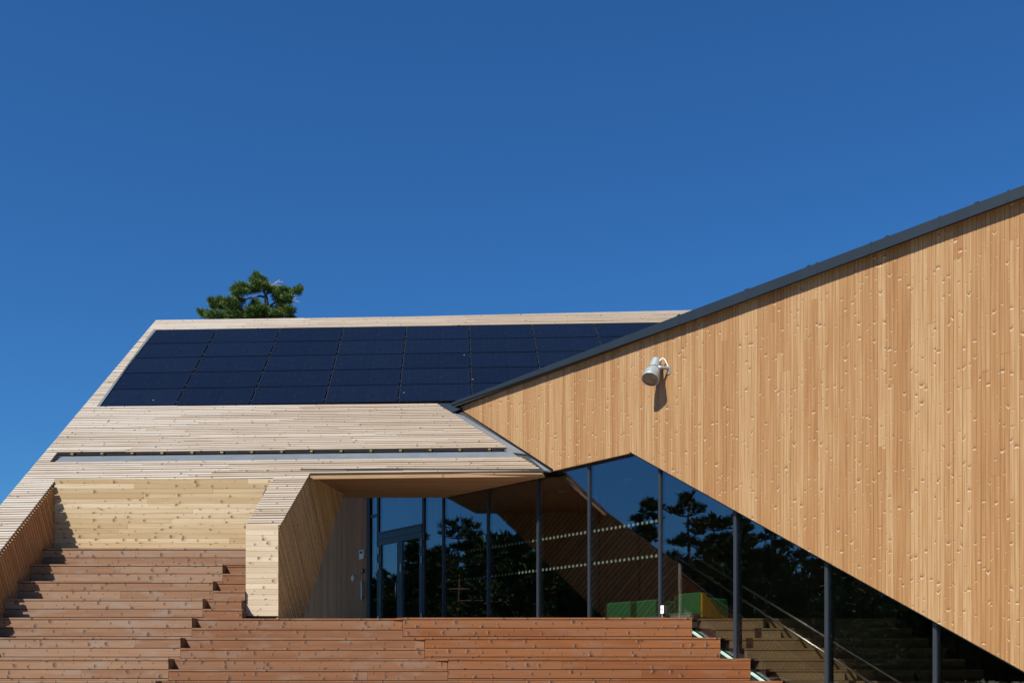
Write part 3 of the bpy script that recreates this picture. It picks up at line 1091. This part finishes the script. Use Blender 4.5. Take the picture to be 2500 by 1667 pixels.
# sloping ceiling inside, with round downlights
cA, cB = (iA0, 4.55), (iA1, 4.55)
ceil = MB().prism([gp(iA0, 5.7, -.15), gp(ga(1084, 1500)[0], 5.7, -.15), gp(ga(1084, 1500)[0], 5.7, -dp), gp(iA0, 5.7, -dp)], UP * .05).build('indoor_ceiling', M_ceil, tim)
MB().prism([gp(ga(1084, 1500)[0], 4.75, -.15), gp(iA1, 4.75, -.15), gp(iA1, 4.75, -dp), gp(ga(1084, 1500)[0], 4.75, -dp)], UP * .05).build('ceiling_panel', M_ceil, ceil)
MB().obox(gp(ga(1230, 1500)[0], 4.28, -.25), G_DIR * (ga(1600, 1500)[0] - ga(1230, 1500)[0]), -G_N * .12, UP * .14).build('blind_cassette', M_white, ceil)
for x, y in ((1372, 1198), (1533, 1170), (1660, 1199)):
    r = ray(x, y)
    t = 4.745 / r.z
    p = CP + r * t
    MB().lathe(p, (0, 0, -1), [(0, .13), (.02, .12)], 20).build('downlight', M_white, ceil)

# indoor steps going down beside the glass
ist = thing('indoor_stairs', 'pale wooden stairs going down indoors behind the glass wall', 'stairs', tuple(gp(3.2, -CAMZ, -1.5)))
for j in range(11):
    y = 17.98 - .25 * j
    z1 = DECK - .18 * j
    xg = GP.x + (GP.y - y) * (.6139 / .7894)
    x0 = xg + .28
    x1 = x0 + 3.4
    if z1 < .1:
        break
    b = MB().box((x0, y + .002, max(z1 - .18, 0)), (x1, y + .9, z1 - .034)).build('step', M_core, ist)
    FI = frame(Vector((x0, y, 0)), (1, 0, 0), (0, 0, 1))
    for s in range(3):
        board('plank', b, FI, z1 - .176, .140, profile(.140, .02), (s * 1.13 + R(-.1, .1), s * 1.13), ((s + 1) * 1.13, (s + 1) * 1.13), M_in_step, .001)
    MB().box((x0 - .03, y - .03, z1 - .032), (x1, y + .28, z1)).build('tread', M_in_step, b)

# handrails on the indoor stairs
IOFF = -1.1
hr = thing('stair_handrail', 'pair of slim steel handrails sloping down indoors behind the glass', 'handrail', tuple(gp(ga(1648, 1329)[0], -CAMZ, IOFF)))
for pts in ([(1648, 1329), (1740, 1383), (1838, 1445), (2015, 1553), (2220, 1680)], [(1648, 1357), (1740, 1413), (1836, 1478), (2015, 1590), (2150, 1675)]):
    a0, h0 = ga(*pts[0], IOFF)
    a1, h1 = ga(*pts[2], IOFF)
    sl = (h1 - h0) / (a1 - a0)
    P0, P1 = gp(a0, h0, IOFF), gp(a0 + 5.2, h0 + sl * 5.2, IOFF)
    rl = MB().tube([P0, P1], .022, 10).build('rail', M_steel, hr, True)
    for t in (.03, 1.9, 3.6):
        p = gp(a0 + t, h0 + sl * t, IOFF)
        MB().tube([p - UP * .015, p - UP * .09, p - UP * .09 - G_N * .1], .008, 6).build('bracket', M_steel, rl)
# green seats indoors
def seat(name, label, px0, px1, ytop, off, depth, side=None):
    a0, a1 = ga(px0, 1500, off)[0], ga(px1, 1500, off)[0]
    ht = ga((px0 + px1) / 2, ytop, off)[1]
    t = thing(name, label, 'sofa' if name == 'sofa' else 'armchair', tuple(gp((a0 + a1) / 2, HD, off - depth / 2)))
    bb = MB().obox(gp(a0, HD + .05, off), G_DIR * (a1 - a0), -G_N * .22, UP * (ht - HD - .05)).build('backrest', M_green, t)
    st = MB().obox(gp(a0, HD + .05, off - .22), G_DIR * (a1 - a0), -G_N * (depth - .22), UP * .36).build('seat', M_green, t)
    for o in (bb, st):
        md = o.modifiers.new('bevel', 'BEVEL')
        md.width = .03
        md.segments = 3
    for s in (0, 1):
        MB().obox(gp(a0 + .03 + s * (a1 - a0 - .1), HD - .055, off - .05), G_DIR * .04, -G_N * .04, UP * .105).build('leg', M_steel, t)
    if side:
        aa = a0 - .05 if side == 'l' else a1 + .006
        MB().prism([gp(aa, HD + .05, off - .02), gp(aa, HD + .05, off - depth + .05), gp(aa, HD + .42, off - depth + .05) if side == 'l' else gp(aa, HD + .12, off - depth + .3), gp(aa, ht - .02, off - .08), gp(aa, ht - .02, off - .02)],
                   G_DIR * .045).build('side_panel', M_yellow, t)


seat('sofa', 'low green sofa with a yellow end panel behind the glass', 1480, 1538, 1469, -.5, .8, 'l')
seat('sofa', 'low green sofa without yellow panel, beside the mullion with the white notice', 1552, 1600, 1464, -.5, .8)
seat('armchair', 'tall boxy green armchair with a yellow side behind the glass', 1645, 1708, 1447, -.55, .8, 'r')
tb = thing('low_tray', 'pale mint tray lying at the right end of the top step', 'tray', tuple(gp(ga(1662, 1508)[0], HD, -.25)))
a0, a1 = ga(1638, 1508, -.2)[0], ga(1688, 1508, -.2)[0]
MB().prism([gp(a0 + .03, HD - .05, -.2), gp(a1 - .08, HD - .05, -.2), gp(a1, HD + .10, -.2), gp(a0 - .03, HD + .10, -.2)], -G_N * .25).build('basin', M_mint, tb)
MB().prism([gp(a0 - .05, HD + .10, -.19), gp(a1 + .02, HD + .10, -.19), gp(a1 + .02, HD + .115, -.19), gp(a0 - .05, HD + .115, -.19)], -G_N * .27).build('rim', M_mint, tb)

# notice on the mullion
no = thing('notice', 'small white notice with a black symbol on the mullion', 'sign', tuple(gp(ga(1620, 1490)[0], ga(1620, 1490)[1], .05)))
a, h = ga(1621, 1497)
MB().obox(gp(a - .035, h, .046), G_DIR * .075, G_N * .006, UP * .145).build('plate', M_white, no)
MB().prism([gp(a - .012, h + .078, .0525), gp(a + .018, h + .078, .0525), gp(a + .003, h + .045, .0525)], G_N * .002).build('symbol', M_black, no)
MB().obox(gp(a - .014, h + .085, .0525), G_DIR * .034, G_N * .002, UP * .006).build('symbol', M_black, no)
MB().obox(gp(a - .004, HD, .046), G_DIR * .012, G_N * .006, UP * (h - HD)).build('stem', M_shade, no)

# small fittings on the grey wall by the door
def fitting(name, label, cat, x, y, w, hgt, dep, mat, round_=False):
    a, h = ga(x, y, .03)
    t = thing(name, label, cat, tuple(gp(a, h, .03)))
    if round_:
        MB().lathe(gp(a, h, .028), G_N, [(0, w / 2), (dep * .8, w / 2), (dep, w * .4)], 16).build('housing', mat, t, True)
        MB().lathe(gp(a, h, .028 + dep), G_N, [(0, w * .2), (.006, w * .2)], 12).build('button', M_steel, t)
    else:
        b = MB().obox(gp(a - w / 2, h - hgt / 2, .028), G_DIR * w, G_N * dep, UP * hgt).build('housing', mat, t)
        MB().obox(gp(a - w * .3, h + hgt * .1, .028 + dep), G_DIR * w * .6, G_N * .004, UP * hgt * .25).build('faceplate', M_frame if mat is not M_frame else M_steel, t)


fitting('intercom', 'pale grey intercom panel, highest fitting on the shaded plank wall', 'intercom', 885, 1353, .22, .24, .04, M_white)
fitting('bell_push', 'small black round button under the intercom on the plank wall', 'button', 887, 1393, .12, .1, .04, M_black, True)
fitting('card_reader', 'pale oval card reader left of the black button', 'card reader', 863, 1410, .16, .16, .04, M_white, True)
a, h = ga(886, 1442, .05)
t = thing('wall_handle', 'upright steel bar handle low on the shaded plank wall', 'handle', tuple(gp(a, h, .03)))
MB().obox(gp(a - .03, h - .22, .07), G_DIR * .06, G_N * .03, UP * .48).build('bar', M_steel, t)
for z in (-.16, .16):
    MB().obox(gp(a - .01, h + z, .028), G_DIR * .02, G_N * .045, UP * .02).build('bracket', M_steel, t)

# ================================================================== seating steps and stair
terr = thing('seating_steps', 'reddish brown wooden seating steps with a stair up to the entrance', 'steps', (-2, 17, 0))
XL0 = -9.03


def xl(k):
    return -5.43 - .035 * (k - 1) if k >= 1 else PX0 - .003


def xb(k):
    return -1.89 + .42 * (k - 4)


def xe(k):
    y = D(k)
    return GP.x + (GP.y - y) * (.6139 / .7894) - .13


NOS = .030
PA = .137
GAP = .0095


def riser(part, y, zt_, zb_, x0, x1, mat, left_slant=0., seg=(2.4, 4.8)):
    """nosing board and front boards of one step, from its top down"""
    F = frame(Vector((0, y, 0)), (1, 0, 0), (0, 0, 1))      # front faces the camera
    cuts = [x0]
    # nosing: the front edge of the tread
    x = x0 + R(.4, 1) * seg[1]
    while x < x1 - .6:
        cuts.append(x)
        x += R(*seg)
    cuts.append(x1)
    for i in range(len(cuts) - 1):
        MB_ = MB().prism([Vector((cuts[i] + (0 if i == 0 else .0015), y - .034, zt_ - NOS)),
                          Vector((cuts[i + 1] - (0 if i == len(cuts) - 2 else .0015), y - .034, zt_ - NOS)),
                          Vector((cuts[i + 1] - .0015, y + .11, zt_ - NOS)), Vector((cuts[i] + .0015, y + .11, zt_ - NOS))], UP * NOS)
        c = Vector(((cuts[i] + cuts[i + 1]) / 2, y, zt_))
        MB_.build('plank', mat, part, M=Matrix.Translation(c))
    z = zt_ - NOS - GAP
    while z > zb_ + .02:
        h = min(PA, z - zb_ - .001)
        cuts = [x0]
        x = x0 + R(.3, 1) * seg[1]
        while x < x1 - .6:
            cuts.append(x)
            x += R(*seg)
        cuts.append(x1)
        for i in range(len(cuts) - 1):
            board('plank', part, F, z - h, h, profile(h, .026, 0, .003), (cuts[i] + .0012, cuts[i] + .0012),
                  (cuts[i + 1] - .0012, cuts[i + 1] - .0012), mat, .0012)
        z -= h + GAP


KMAX = 11
for k in range(0, KMAX):
    zt_, zb_ = T(k), max(T(k + 1), 0)
    y = D(k)
    # left block
    x1 = xl(k)
    part = MB().box((XL0 + .004, y + .012, max(zb_ - .1, 0)), (x1 - .003, y + .50, zt_ - NOS - .003)).build('tier', M_stepL if False else M_core, terr)
    if k < 8:
        riser(part, y, zt_, zb_, XL0 + .004, x1, M_stepL)
        MB().box((XL0 + .004, y + .113, zt_ - NOS), (x1, y + .5, zt_)).build('tread', M_stepL, part)
        if k >= 1:
            MB().box((x1, y + .0, zt_ - .1775), (x1 + .012, y + .26, zt_ - NOS)).build('end_board', M_stepM, part)
    # stair
    if k >= 1:
        xr = PX0 if k <= 3 else xb(k)
        ya = y + .25
        hm = .1775
        xr2 = -4.80 if k == 3 else xr
        p1 = MB().box((x1 + .014, ya + .012, max(zt_ - hm - .6, 0)), (xr + (.0035 if k < 4 else -.003), ya + .25, zt_ - NOS - .003)).build('stair_step', M_core, terr)
        p2 = MB().box((x1 + .004, y + .012, max(zb_ - .6, 0)), ((xr + .0035 if k < 3 else xb(k) - .003 if k > 3 else xr2 - .003), y + .25, zt_ - hm - NOS - .003)).build('stair_step', M_core, terr)
        if k < 8:
            riser(p1, ya, zt_, zt_ - hm, x1 + .014, xr, M_stepM)
            riser(p2, y, zt_ - hm, zb_, x1 + .002, xr2, M_stepM)
    # right block
    if k >= 4:
        x0, x1 = xb(k) + .004, xe(k)
        sl_ = .40
        q = [Vector((x0, y + .012, 0)), Vector((x1 - .003, y + .012, 0)), Vector((x1 - .15, y + .5, 0)), Vector((x0 - sl_, y + .5, 0))]
        for p in q:
            p.z = max(zb_ - .1, 0)
        part = MB().prism(q, UP * (zt_ - NOS - .003 - max(zb_ - .1, 0))).build('tier', M_core, terr)
        if k < 8:
            riser(part, y, zt_, zb_, x0, x1, M_stepR)
            # slanted left end, faces the stair
            F = frame(Vector((x0 - .205, y + .262, 0)), Vector((.205, -.25, 0)), UP)
            Ln = math.hypot(.205, .25) - .004
            board('end_board', part, F, zt_ - .175, .143, profile(.143, .014), (0, 0), (Ln, Ln), M_stepM)
            MB().prism([Vector((x0 + .002, y - .043, zt_ - NOS + .001)), Vector((x0 - .21, y + .27, zt_ - NOS + .001)), Vector((x0 - .23, y + .25, zt_ - NOS + .001)),
                        Vector((x0 - .02, y - .043, zt_ - NOS + .001))], UP * (NOS - .002)).build('end_trim', M_stepR, part)
# deck in front of the door
y0 = D(4) + .113
dk = [Vector((xb(4), y0, 0)), Vector((xe(4), y0, 0))]
ge = gp(ga(1084, 1500)[0] - 4.2, 0, .06)
dk = [(xl(4), 18.10), (xb(4) - .25, 18.10), (xb(4), y0), (xe(4) - .05, y0), (gp(A_[0] - 3, 0, .08).x, gp(A_[0] - 3, 0, .08).y), (PX0, 24.5), (PX0, 18.3), (xl(4), 18.3)]
deck = MB().prism([Vector((x, y, DECK - NOS)) for x, y in dk], UP * (NOS - .004)).build('landing', M_stepM, terr)

# ================================================================== floodlight on the timber wall
WOFF = TO + TB
F_ = CP + ray(1588, 925) * 18.02
ax = Vector((-.30, -.46, -.84)).normalized()
fl_ = thing('floodlight', 'silver bell shaped floodlight on the honey coloured board wall', 'floodlight', tuple(hit(1632, 903, GP + G_N * WOFF, G_N)))
body = MB().lathe(F_, -ax, [(.0, .150), (.03, .153), (.052, .152), (.054, .146), (.062, .146), (.064, .150), (.12, .146), (.17, .134), (.215, .112), (.235, .104)], 36)
MBb = body.build('lamp_head', M_lamp, fl_, True)
ring = MB().lathe(F_, -ax, [(-.012, .138), (-.012, .158), (.03, .160), (.031, .154)], 36, False).build('front_ring', M_lamp, fl_, True)
MB().lathe(F_, -ax, [(-.004, .139), (.0, .139)], 32).build('lens', M_lens, fl_)
MB().lathe(F_ - ax * .236, -ax, [(0, .104), (.012, .104)], 32).build('seal_ring', M_black, fl_)
MB().lathe(F_ - ax * .248, -ax, [(0, .096), (.0, .098), (.20, .094), (.208, .086)], 32).build('gear_housing', M_lamp, fl_, True)
wallp = hit(1633, 901, GP + G_N * WOFF, G_N)
mid_ = F_ - ax * .26
arm0 = mid_ + G_DIR * .10
MB().obox(wallp - UP * .09 - G_DIR * .03, G_DIR * .06, G_N * .012, UP * .15).build('wall_plate', M_lamp, fl_)
MB().tube([arm0, arm0 + (wallp - arm0) * .5 + UP * .01, wallp + G_N * .01], [.03, .026, .024], 10).build('bracket_arm', M_lamp, fl_, True)
MB().tube([mid_ + G_DIR * .08 - UP * .03, mid_ + G_DIR * .13 - UP * .05], .03, 10).build('pivot_knob', M_steel, fl_, True)
hs0 = F_ - ax * .40 + G_DIR * .08
cb = []
for i in range(13):
    t = i / 12
    cb.append(hs0.lerp(wallp + G_N * .01 + UP * .02, t) + UP * math.sin(math.pi * t) * .11)
MB().tube(cb, .010, 8).build('cable', M_white, fl_, True)

# ================================================================== pines
def tufts(mb_v, mb_f, c, n, rx, ry, rz, ln, wd, rnd):
    """short sprays of needles scattered through an ellipsoid, denser to its skin"""
    for _ in range(n):
        while True:
            p = Vector((rnd.uniform(-1, 1), rnd.uniform(-1, 1), rnd.uniform(-1, 1)))
            if p.length <= 1:
                break
        p = p * (.55 + .45 * p.length) if p.length > .01 else p
        o = c + Vector((p.x * rx, p.y * ry, p.z * rz))
        dirn = Vector((p.x * .8 + rnd.uniform(-.5, .5), p.y * .8 + rnd.uniform(-.5, .5), .55 + p.z * .4 + rnd.uniform(-.3, .3))).normalized()
        for k in range(6):
            d = (dirn + Vector((rnd.uniform(-.75, .75), rnd.uniform(-.75, .75), rnd.uniform(-.6, .6)))).normalized()
            s = d.cross(Vector((rnd.uniform(-1, 1), rnd.uniform(-1, 1), rnd.uniform(-1, 1))))
            if s.length < .01:
                continue
            s = s.normalized() * wd
            b = len(mb_v)
            l = ln * rnd.uniform(.7, 1.25)
            mb_v += [o - s * .5, o + s * .5, o + d * l * .6 + s * .5, o + d * l, o + d * l * .6 - s * .5]
            mb_f.append((b, b + 1, b + 2, b + 3, b + 4))


rnd = random.Random(5)
TD = 46.
pt = thing('pine_tree', 'bushy dark green pine top rising behind the sloping roof', 'tree', (.1 * 0 - 11.6, TD, 0))


def tw(cx, cy, dy=0.):                              # from the close-up's pixels to the tree's distance
    x, y = 460 + cx / 7.84, 650 + cy / 7.84
    return CP + ray(x, y) * (TD + dy)


tv, tf = [], []
PXM = TD / 2500 / 7.84                              # metres per close-up pixel
cl = [(1310, 190, 60, 60, 26), (1260, 280, 90, 70, 30), (1400, 260, 100, 50, 26), (1330, 340, 120, 50, 30),
      (1000, 400, 130, 70, 50), (900, 480, 90, 70, 40), (1120, 450, 150, 90, 60), (1000, 500, 170, 50, 44), (1300, 440, 130, 80, 50), (1480, 400, 110, 70, 40), (1620, 460, 120, 60, 40),
      (1820, 460, 90, 60, 36), (1760, 520, 160, 50, 40), (1960, 500, 110, 50, 32), (2080, 480, 80, 60, 30), (2140, 430, 30, 50, 14), (1880, 600, 110, 60, 32), (1850, 690, 120, 50, 34), (1700, 620, 90, 60, 20),
      (470, 690, 80, 80, 40), (620, 660, 60, 60, 26), (780, 700, 150, 90, 64), (960, 650, 110, 90, 44), (620, 780, 200, 90, 70), (880, 810, 180, 80, 50),
      (340, 930, 110, 90, 46), (230, 890, 40, 50, 16), (520, 940, 190, 80, 70), (760, 950, 190, 80, 70), (1000, 950, 190, 70, 66), (1220, 930, 170, 80, 60), (1300, 740, 90, 90, 44), (1380, 830, 150, 90, 66), (1180, 830, 90, 60, 20),
      (1460, 960, 200, 70, 66), (1700, 960, 190, 70, 60), (1800, 860, 130, 90, 56), (1930, 840, 110, 70, 44), (1750, 760, 90, 60, 24), (1960, 980, 80, 40, 26), (1650, 880, 80, 60, 20),
      (1000, 1080, 600, 90, 90), (1200, 1200, 700, 90, 90), (900, 1300, 700, 100, 90)]
for cx, cy, rx, ry, n in cl:
    c = tw(cx, cy, rnd.uniform(-.9, .9))
    tufts(tv, tf, c, int(n * 5.0), rx * PXM * 1.08, max(.3, rx * PXM * .7), ry * PXM * .95, .15, .012, rnd)
crown = link('crown', mesh('crown', tv, tf, M_needle), None)
col.objects.unlink(crown)
bpy.data.objects.remove(crown)
ip = WM[pt.name].inverted()
link('crown', mesh('crown', [ip @ v for v in tv], tf, M_needle), pt, WM[pt.name].copy())
tk = MB()
tk.tube([tw(1420, 5200), tw(1440, 3000), tw(1480, 1200), tw(1500, 720), tw(1480, 560)], [.30, .25, .17, .10, .07], 10)
tk.build('trunk', M_bark, pt, True)
for pts in ([(1490, 600), (1380, 570), (1200, 600), (1050, 650)], [(1480, 560), (1500, 520), (1620, 480), (1850, 500)], [(1480, 570), (1420, 440), (1320, 300), (1310, 180)],
            [(1500, 800), (1650, 700), (1800, 620)], [(1490, 900), (1100, 860), (800, 760)], [(1495, 760), (1750, 800), (1900, 820)], [(1080, 640), (900, 700), (600, 720)],
            [(1490, 1000), (1000, 960), (500, 930)]):
    n = len(pts)
    MB().tube([tw(*p, rnd.uniform(-.2, .2)) for p in pts], [.045 * (1 - i / n) + .012 for i in range(n)], 7).build('limb', M_bark, pt, True)
tg = MB()
for pts in ([(1540, 420), (1600, 360), (1700, 290), (1760, 265)], [(1600, 360), (1560, 290)], [(1650, 330), (1740, 300), (1810, 300)], [(1620, 350), (1720, 370), (1780, 380)],
            [(1900, 580), (2000, 640), (2080, 680)], [(2000, 640), (2130, 690)], [(1950, 600), (2060, 620)]):
    tg.tube([tw(*p) for p in pts], .014, 5)
tg.build('dead_twigs', M_twig, pt)


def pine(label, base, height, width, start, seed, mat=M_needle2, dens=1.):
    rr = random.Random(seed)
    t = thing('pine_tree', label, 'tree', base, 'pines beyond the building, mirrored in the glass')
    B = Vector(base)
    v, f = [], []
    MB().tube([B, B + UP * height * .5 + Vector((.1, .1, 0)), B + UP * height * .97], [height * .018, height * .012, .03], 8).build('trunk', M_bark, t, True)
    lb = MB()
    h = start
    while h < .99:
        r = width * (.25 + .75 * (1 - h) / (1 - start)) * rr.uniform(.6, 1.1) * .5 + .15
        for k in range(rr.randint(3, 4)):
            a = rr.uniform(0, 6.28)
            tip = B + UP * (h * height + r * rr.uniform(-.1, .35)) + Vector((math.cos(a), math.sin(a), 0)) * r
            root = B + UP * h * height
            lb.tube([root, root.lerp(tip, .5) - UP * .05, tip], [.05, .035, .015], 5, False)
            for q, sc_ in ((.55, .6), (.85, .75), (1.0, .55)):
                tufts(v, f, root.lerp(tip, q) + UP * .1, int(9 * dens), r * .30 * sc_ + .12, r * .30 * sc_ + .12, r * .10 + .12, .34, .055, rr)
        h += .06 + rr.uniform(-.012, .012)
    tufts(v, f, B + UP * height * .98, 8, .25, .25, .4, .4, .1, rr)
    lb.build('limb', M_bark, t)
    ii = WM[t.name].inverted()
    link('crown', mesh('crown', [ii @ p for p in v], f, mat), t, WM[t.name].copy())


def mirrored(x, dist):                              # where a tree stands whose mirror image shows at x
    m = CP + ray(x, 1641) * dist
    m = m - G_N * 2 * (m - GP).dot(G_N)
    return m


for i, (x, ytop, dist, w, st, lab) in enumerate([
        (1683, 1200, 58, 4.0, .45, 'tall open pine mirrored in the glass above the green armchair'),
        (1580, 1232, 52, 2.6, .6, 'small pine top mirrored at the right end of the upper dot row'),
        (1742, 1262, 60, 3.0, .4, 'narrow pine mirrored just right of the tall open pine'),
        (1800, 1262, 62, 5., .35, 'broad pine mirrored behind the mullion that the third step meets'),
        (1870, 1290, 58, 5., .35, 'pine mirrored right of the mullion above the indoor stairs'),
        (1985, 1330, 56, 6., .35, 'wide pine mirrored left of the last mullion but one, under the board edge'),
        (2100, 1380, 60, 6., .2, 'wide low pine mirrored in the darkest pane under the board wall'),
        (1120, 1280, 60, 6.0, .45, 'round crowned pine mirrored in the first pane right of the door side light'),
        (1200, 1335, 64, 5.5, .4, 'lower pine mirrored beside the round crowned pine'),
        (1050, 1350, 62, 4.5, .3, 'pine mirrored in the narrow side light right of the door'),
        (985, 1395, 66, 4.5, .2, 'pine mirrored in the right leaf of the glass door'),
        (930, 1400, 70, 2.6, .2, 'thin pine mirrored at the left edge of the glass door'),
        (1010, 1310, 58, 3., .3, 'slim pine mirrored at the right frame of the glass door'),
        (1320, 1345, 66, 6, .25, 'dark pine mirrored under the dot rows')]):
    b = mirrored(x, dist)
    hh = (1641 - ytop) / 2500 * dist + CAMZ
    pine(lab, (b.x, b.y, 0), hh, w, st, 100 + i, dens=1.1)

# the wood beyond the pines: one mass
rw = random.Random(77)
wv, wf = [], []
for i in range(640):
    x = rw.uniform(900, 2850)
    dist = rw.uniform(76, 92)
    yt = 1425 - 45 * math.sin(x * .011) - 30 * math.sin(x * .031 + 1) - (35 if 1050 < x < 1800 else 0)
    b = mirrored(x, dist)
    hh = (1641 - yt) / 2500 * dist + CAMZ
    z = hh * rw.uniform(.05, 1) ** .7
    tufts(wv, wf, Vector((b.x, b.y, z)), 26, 1.9, 1.9, 1.1, 1.0, .34, rw)
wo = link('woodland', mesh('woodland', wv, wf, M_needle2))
wo['kind'] = 'stuff'
tag(wo, 'dark far-off wood mirrored low down in the glass', 'wood')
